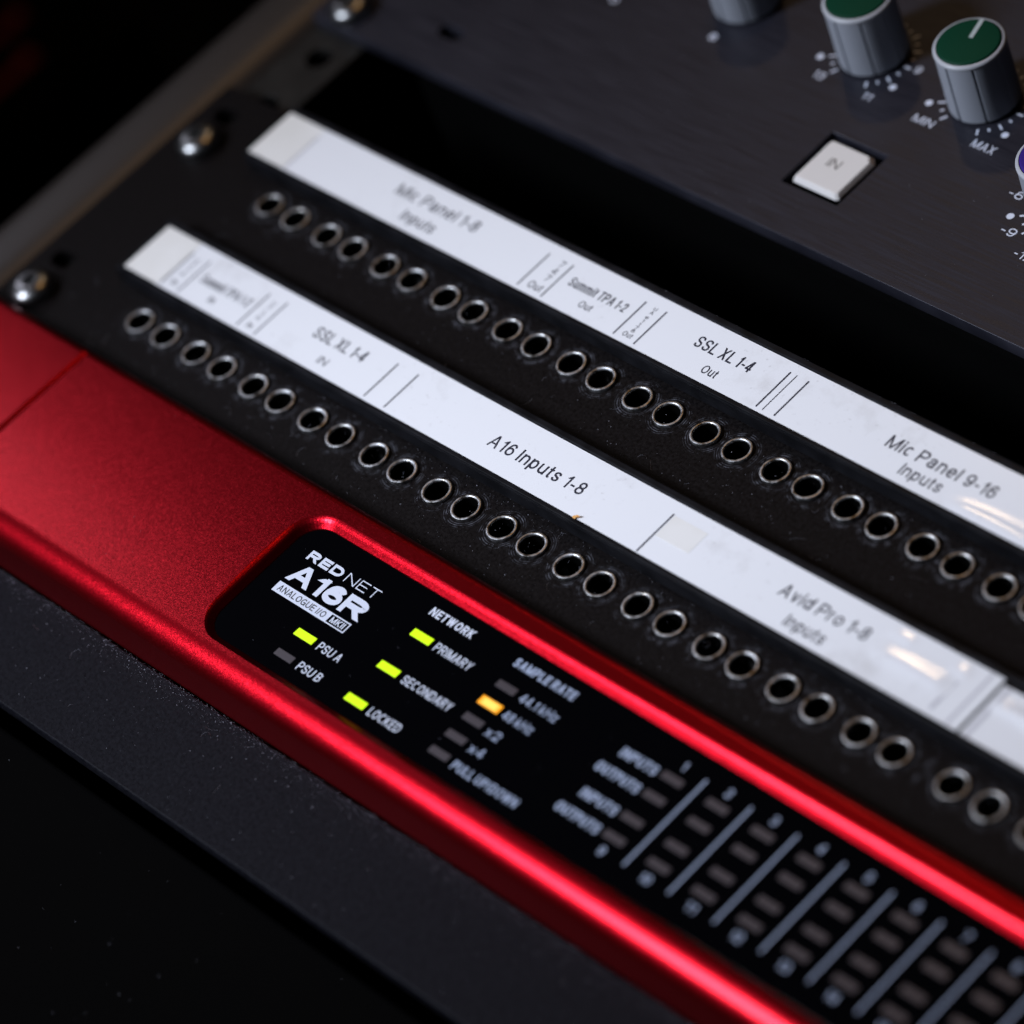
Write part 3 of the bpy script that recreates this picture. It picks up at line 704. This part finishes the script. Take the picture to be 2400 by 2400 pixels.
def lens_mesh(wd, ht):
    bm = bmesh.new(); add_box(bm, -wd / 2, wd / 2, -ht / 2, ht / 2, -.3, .05, .04, 1)
    bmesh.ops.recalc_face_normals(bm, faces=bm.faces)
    me = bpy.data.meshes.new('indicator_light'); bm.to_mesh(me); bm.free(); return me
def light(proto, x, y, wd=4.65, ht=1.5, m=None, lab=None):
    x, y = wx(x), wy(y)
    if proto is None:
        o = link('indicator_light', lens_mesh(wd, ht), m, pane, (x, y, ZW))
    else:
        o = dup(proto, (x, y, ZW), pane)
    if lab: o['label'] = lab
    return o
g = light(None, 92.5, -37.75, 4.95, 1.6, M['green_led'], 'lit yellow-green indicator')
for x, y in ((111.8, -26.35), (111.8, -34.65), (111.9, -42.95)): light(g, x, y, lab='lit yellow-green indicator')
light(None, 133.8, -30.4, 5.0, 1.85, M['amber_led'], 'lit amber indicator')
u = light(None, 92.5, -42.9, m=M['led_off'])
for x, y in ((133.7, -26.2), (133.7, -34.45), (133.7, -38.7), (133.7, -42.8)): light(u, x, y)
for k in range(8):
    for y in (-24.8, -29.25, -34.6, -38.95): light(u, C0 + PX * k, y)

# ================================================================== grey unit with knobs
pre = thing('preamp_unit', (200, 130, 0), 'dark grey brushed rack unit with grey knobs and a square off-white button', 'preamp unit')
BX, BY = 97.15, 98.35
loops = [rounded_loop(-36.4, 446, 80.2, 212, .8, 3), rounded_loop(BX - 7.2, BX + 7.2, BY - 7.35, BY + 7.35, .25, 2), rounded_loop(-6.2, .2, 88.6, 92.0, 1.65, 6)]
link('front_panel', plate_mesh(loops, -3.0, 0, .10), M['brushed'], pre)
put_screw(pre, -28.0, 85.0, 0)
bm = bmesh.new(); add_box(bm, -10, 440, 83, 205, -200, -9.5)
bm_link('chassis_box', bm, M['bore'], pre)
bm = bmesh.new(); add_box(bm, -6.6, .6, 88.2, 92.4, -6, -2.6)
bm_link('slot_backing', bm, M['bore'], pre)
# push button
bm = bmesh.new(); add_box(bm, BX - 7.1, BX + 7.1, BY - 7.25, BY + 7.25, -9, -2.4, .2)
well = bm_link('button_well', bm, M['bore'], pre)
bm = bmesh.new(); add_box(bm, BX - 4.4, BX + 4.4, BY - 4.4, BY + 4.4, -2.3, -.9)
bm_link('button_stem', bm, M['bore'], pre)
bm = bmesh.new()
def key_loop(h, z):
    c = 1.0
    return [bm.verts.new((BX + x, BY + y, z)) for x, y in ((-h + .5, -h), (h - .5, -h), (h, -h + .5), (h, h - c - .3), (h - c - .3, h), (-h + .5, h), (-h, h - .5), (-h, -h + .5))]
ls = [key_loop(h, z) for h, z in ((5.75, -.85), (5.95, -.75), (5.85, -.45), (5.4, .25), (5.15, .36))]
for a, b in zip(ls, ls[1:]):
    for i in range(8):
        j = (i + 1) % 8; bm.faces.new((a[i], a[j], b[j], b[i]))
bm.faces.new(ls[-1]); bm.faces.new(ls[0])
key = bm_link('push_button', bm, M['key'], pre)
words(key, M['ink_cut'], [('IN', BX - 2.0, BX + .8, BY - .4, 2.2, .12)], .38)

def knob_fn(r, a, z):
    if r < 3: return r
    n = 8; t = (a * n / (2 * math.pi)) % 1.0; t = min(t, 1 - t)
    return r - (.38 * max(0, 1 - (t / .055) ** 2) if t < .055 else 0)
KH = 15.0
def make_knob(x, y, capm, ang, name_label, turn):
    bm = bmesh.new()
    rings = add_lathe(bm, [(6.75, .6), (6.95, .75), (7.0, 1.2), (6.85, KH - 1.35), (6.85, KH - 1.1)], 256, fn=knob_fn)
    cap(bm, rings[0])
    r2 = add_lathe(bm, [(3.0, .05), (3.0, .6)], 24)
    k = bm_link('knob', bm, M['knob'], pre, (x, y, 0), smooth=35)
    k['label'] = name_label
    bm = bmesh.new()
    add_lathe(bm, [(6.9, KH - 1.1), (6.98, KH - .9), (6.95, KH - .55), (6.7, KH - .28), (6.3, KH - .22), (6.2, KH - .6), (6.2, KH - 1.1)], 96)
    bm_link('knob_rim', bm, M['knob_rim'], k, (x, y, 0), smooth=50)
    bm = bmesh.new()
    rings = add_lathe(bm, [(6.15, KH - 1.0), (6.15, KH - .2), (6.0, KH + .02), (5.7, KH + .1)], 96); cap(bm, rings[-1])
    c = bm_link('knob_cap', bm, capm, k, (x, y, 0), smooth=50)
    bm = bmesh.new(); add_box(bm, .9, 5.95, -.42, .42, KH + .06, KH + .14)
    bmesh.ops.rotate(bm, verts=bm.verts, cent=(0, 0, 0), matrix=Matrix.Rotation(math.radians(ang), 3, 'Z'))
    p = bm_link('pointer', bm, M['ptr'], k, (x, y, 0))
    return k
K2, K3, K1, K4 = (82.8, 125.9), (111.2, 125.9), (48.9, 125.6), (145.2, 110.0)
make_knob(*K3, M['green'], 105, 'grey knob with green cap and white pointer, above MIN and MAX', 0)
make_knob(*K2, M['green'], 60, 'grey knob with green cap cut off by the top edge', 0)
make_knob(*K1, M['green'], 80, 'grey knob whose cap is out of the frame', 0)
make_knob(*K4, M['purple'], 20, 'grey knob with purple cap at the right edge', 0)
# printed scales
Z0 = .02
for cx, cy in (K2, K3, K4):
    bm = bmesh.new()
    for k in range(-10, 23):
        d = 15 * k
        if -120 < d < -60 or 240 < d < 300: continue
        if d > 205: continue
        if d % 30 == 0: add_tick(bm, cx, cy, 7.7, 9.25, d, .42, Z0)
        else: add_tick(bm, cx, cy, 7.9, 8.7, d, .42, Z0)
    bm_link('scale_ticks', bm, M['ink_white'], pre)
    for d in (-150, -30):
        bm = bmesh.new(); add_disc(bm, cx + 11.0 * math.cos(math.radians(d)), cy + 11.0 * math.sin(math.radians(d)), .75, Z0)
        bm_link('scale_dot', bm, M['ink_white'], pre)
words(pre, M['ink_white'], [
    ('MIN', 101.6, 106.5, 115.2, 1.9), ('MAX', 116.5, 121.9, 115.1, 2.0), ('11', 88.4, 90.5, 115.2, 1.9), ('13', 75.4, 78.0, 115.4, 1.9), ('9', 93.0, 94.4, 125.4, 1.9),
    ('-6', 131.5, 134.6, 108.4, 2.0), ('-9', 136.4, 139.6, 100.4, 2.0), ('-12', 142.5, 146.5, 96.9, 2.0), ('8', 48.5, 50.1, 113.8, 1.8, .2), ('0', 21.6, 23.2, 112.6, 1.9, .2)], Z0, 'scale_lettering')

# ================================================================== narrow blank panel
blank = thing('blank_panel', (200, -67, -3), 'narrow black textured blank panel below the red unit', 'blank panel')
link('front_panel', plate_mesh([rounded_loop(-36.4, 446, -78.0, -56.75, .6, 3)], -6.0, -3.0, .3), M['blank'], blank)

# ================================================================== dust (nobody could count it)
bm = bmesh.new()
def flake(x, y, z, r):
    n = 5; a0 = random.uniform(0, 6.28); h = r * random.uniform(.5, 1.1)
    ring = [bm.verts.new((x + r * random.uniform(.6, 1.2) * math.cos(a0 + 6.283 * i / n), y + r * random.uniform(.6, 1.2) * math.sin(a0 + 6.283 * i / n), z + random.uniform(0, .3) * h)) for i in range(n)]
    t = bm.verts.new((x + random.uniform(-.3, .3) * r, y + random.uniform(-.3, .3) * r, z + h))
    for i in range(n): bm.faces.new((ring[i], ring[(i + 1) % n], t))
def hair(x, y, z, ln):
    a = random.uniform(0, 6.28); k = random.uniform(-.6, .6); pr = None
    for i in range(9):
        q = [bm.verts.new((x + .018 * dx, y + .018 * dy, z + .03 + dz)) for dx, dy, dz in ((1, 0, 0), (-.5, .9, 0), (-.5, -.9, .03))]
        if pr:
            for j in range(3): bm.faces.new((pr[j], pr[(j + 1) % 3], q[(j + 1) % 3], q[j]))
        pr = q; x += ln / 8 * math.cos(a); y += ln / 8 * math.sin(a); a += k * random.uniform(.2, 1.2)
U = random.uniform
def lr(lo, hi): return lo * (hi / lo) ** (random.random() ** 2.2)
for _ in range(900): flake(U(10, 300), -56.9 - random.expovariate(1 / 1.6), -3.0, lr(.03, .12))
for _ in range(3200): flake(U(10, 300), -56.6 - random.expovariate(1 / 1.1), -3.0, lr(.025, .075))
for _ in range(500): flake(U(10, 300), U(-77, -57), -3.0, lr(.03, .10))
for _ in range(220): flake(U(20, 230), U(-135, -80), -9.5, lr(.025, .09))
for _ in range(800): flake(U(-20, 240), U(-11, 5), 0, lr(.03, .10))
for _ in range(560): flake(U(-20, 240), U(22, 40), 0, lr(.03, .10))
for _ in range(260): flake(U(-10, 240), U(4, 6), .0, lr(.03, .10))
for _ in range(120): flake(U(-10, 240), U(56.0, 56.3), 4.3, lr(.03, .10))
for _ in range(130): flake(U(77, 240), U(-46, -19), ZW, lr(.02, .05))
for _ in range(260): flake(U(20, 200), U(81, 124), 0, lr(.03, .09))
for _ in range(60): flake(U(2, 75), U(-50, -15), ZR - .05, lr(.02, .06))
for _ in range(40): hair(U(-20, 230), random.choice((U(-11, 4), U(22, 34))), 0, U(1, 4))
for _ in range(10): hair(U(30, 200), U(-76, -58), -3, U(1, 3))
dust = bm_link('dust', bm, M['dust'])
tag(dust, 'fine pale dust specks and lint lying on the dark panels', 'dust', kind='stuff')
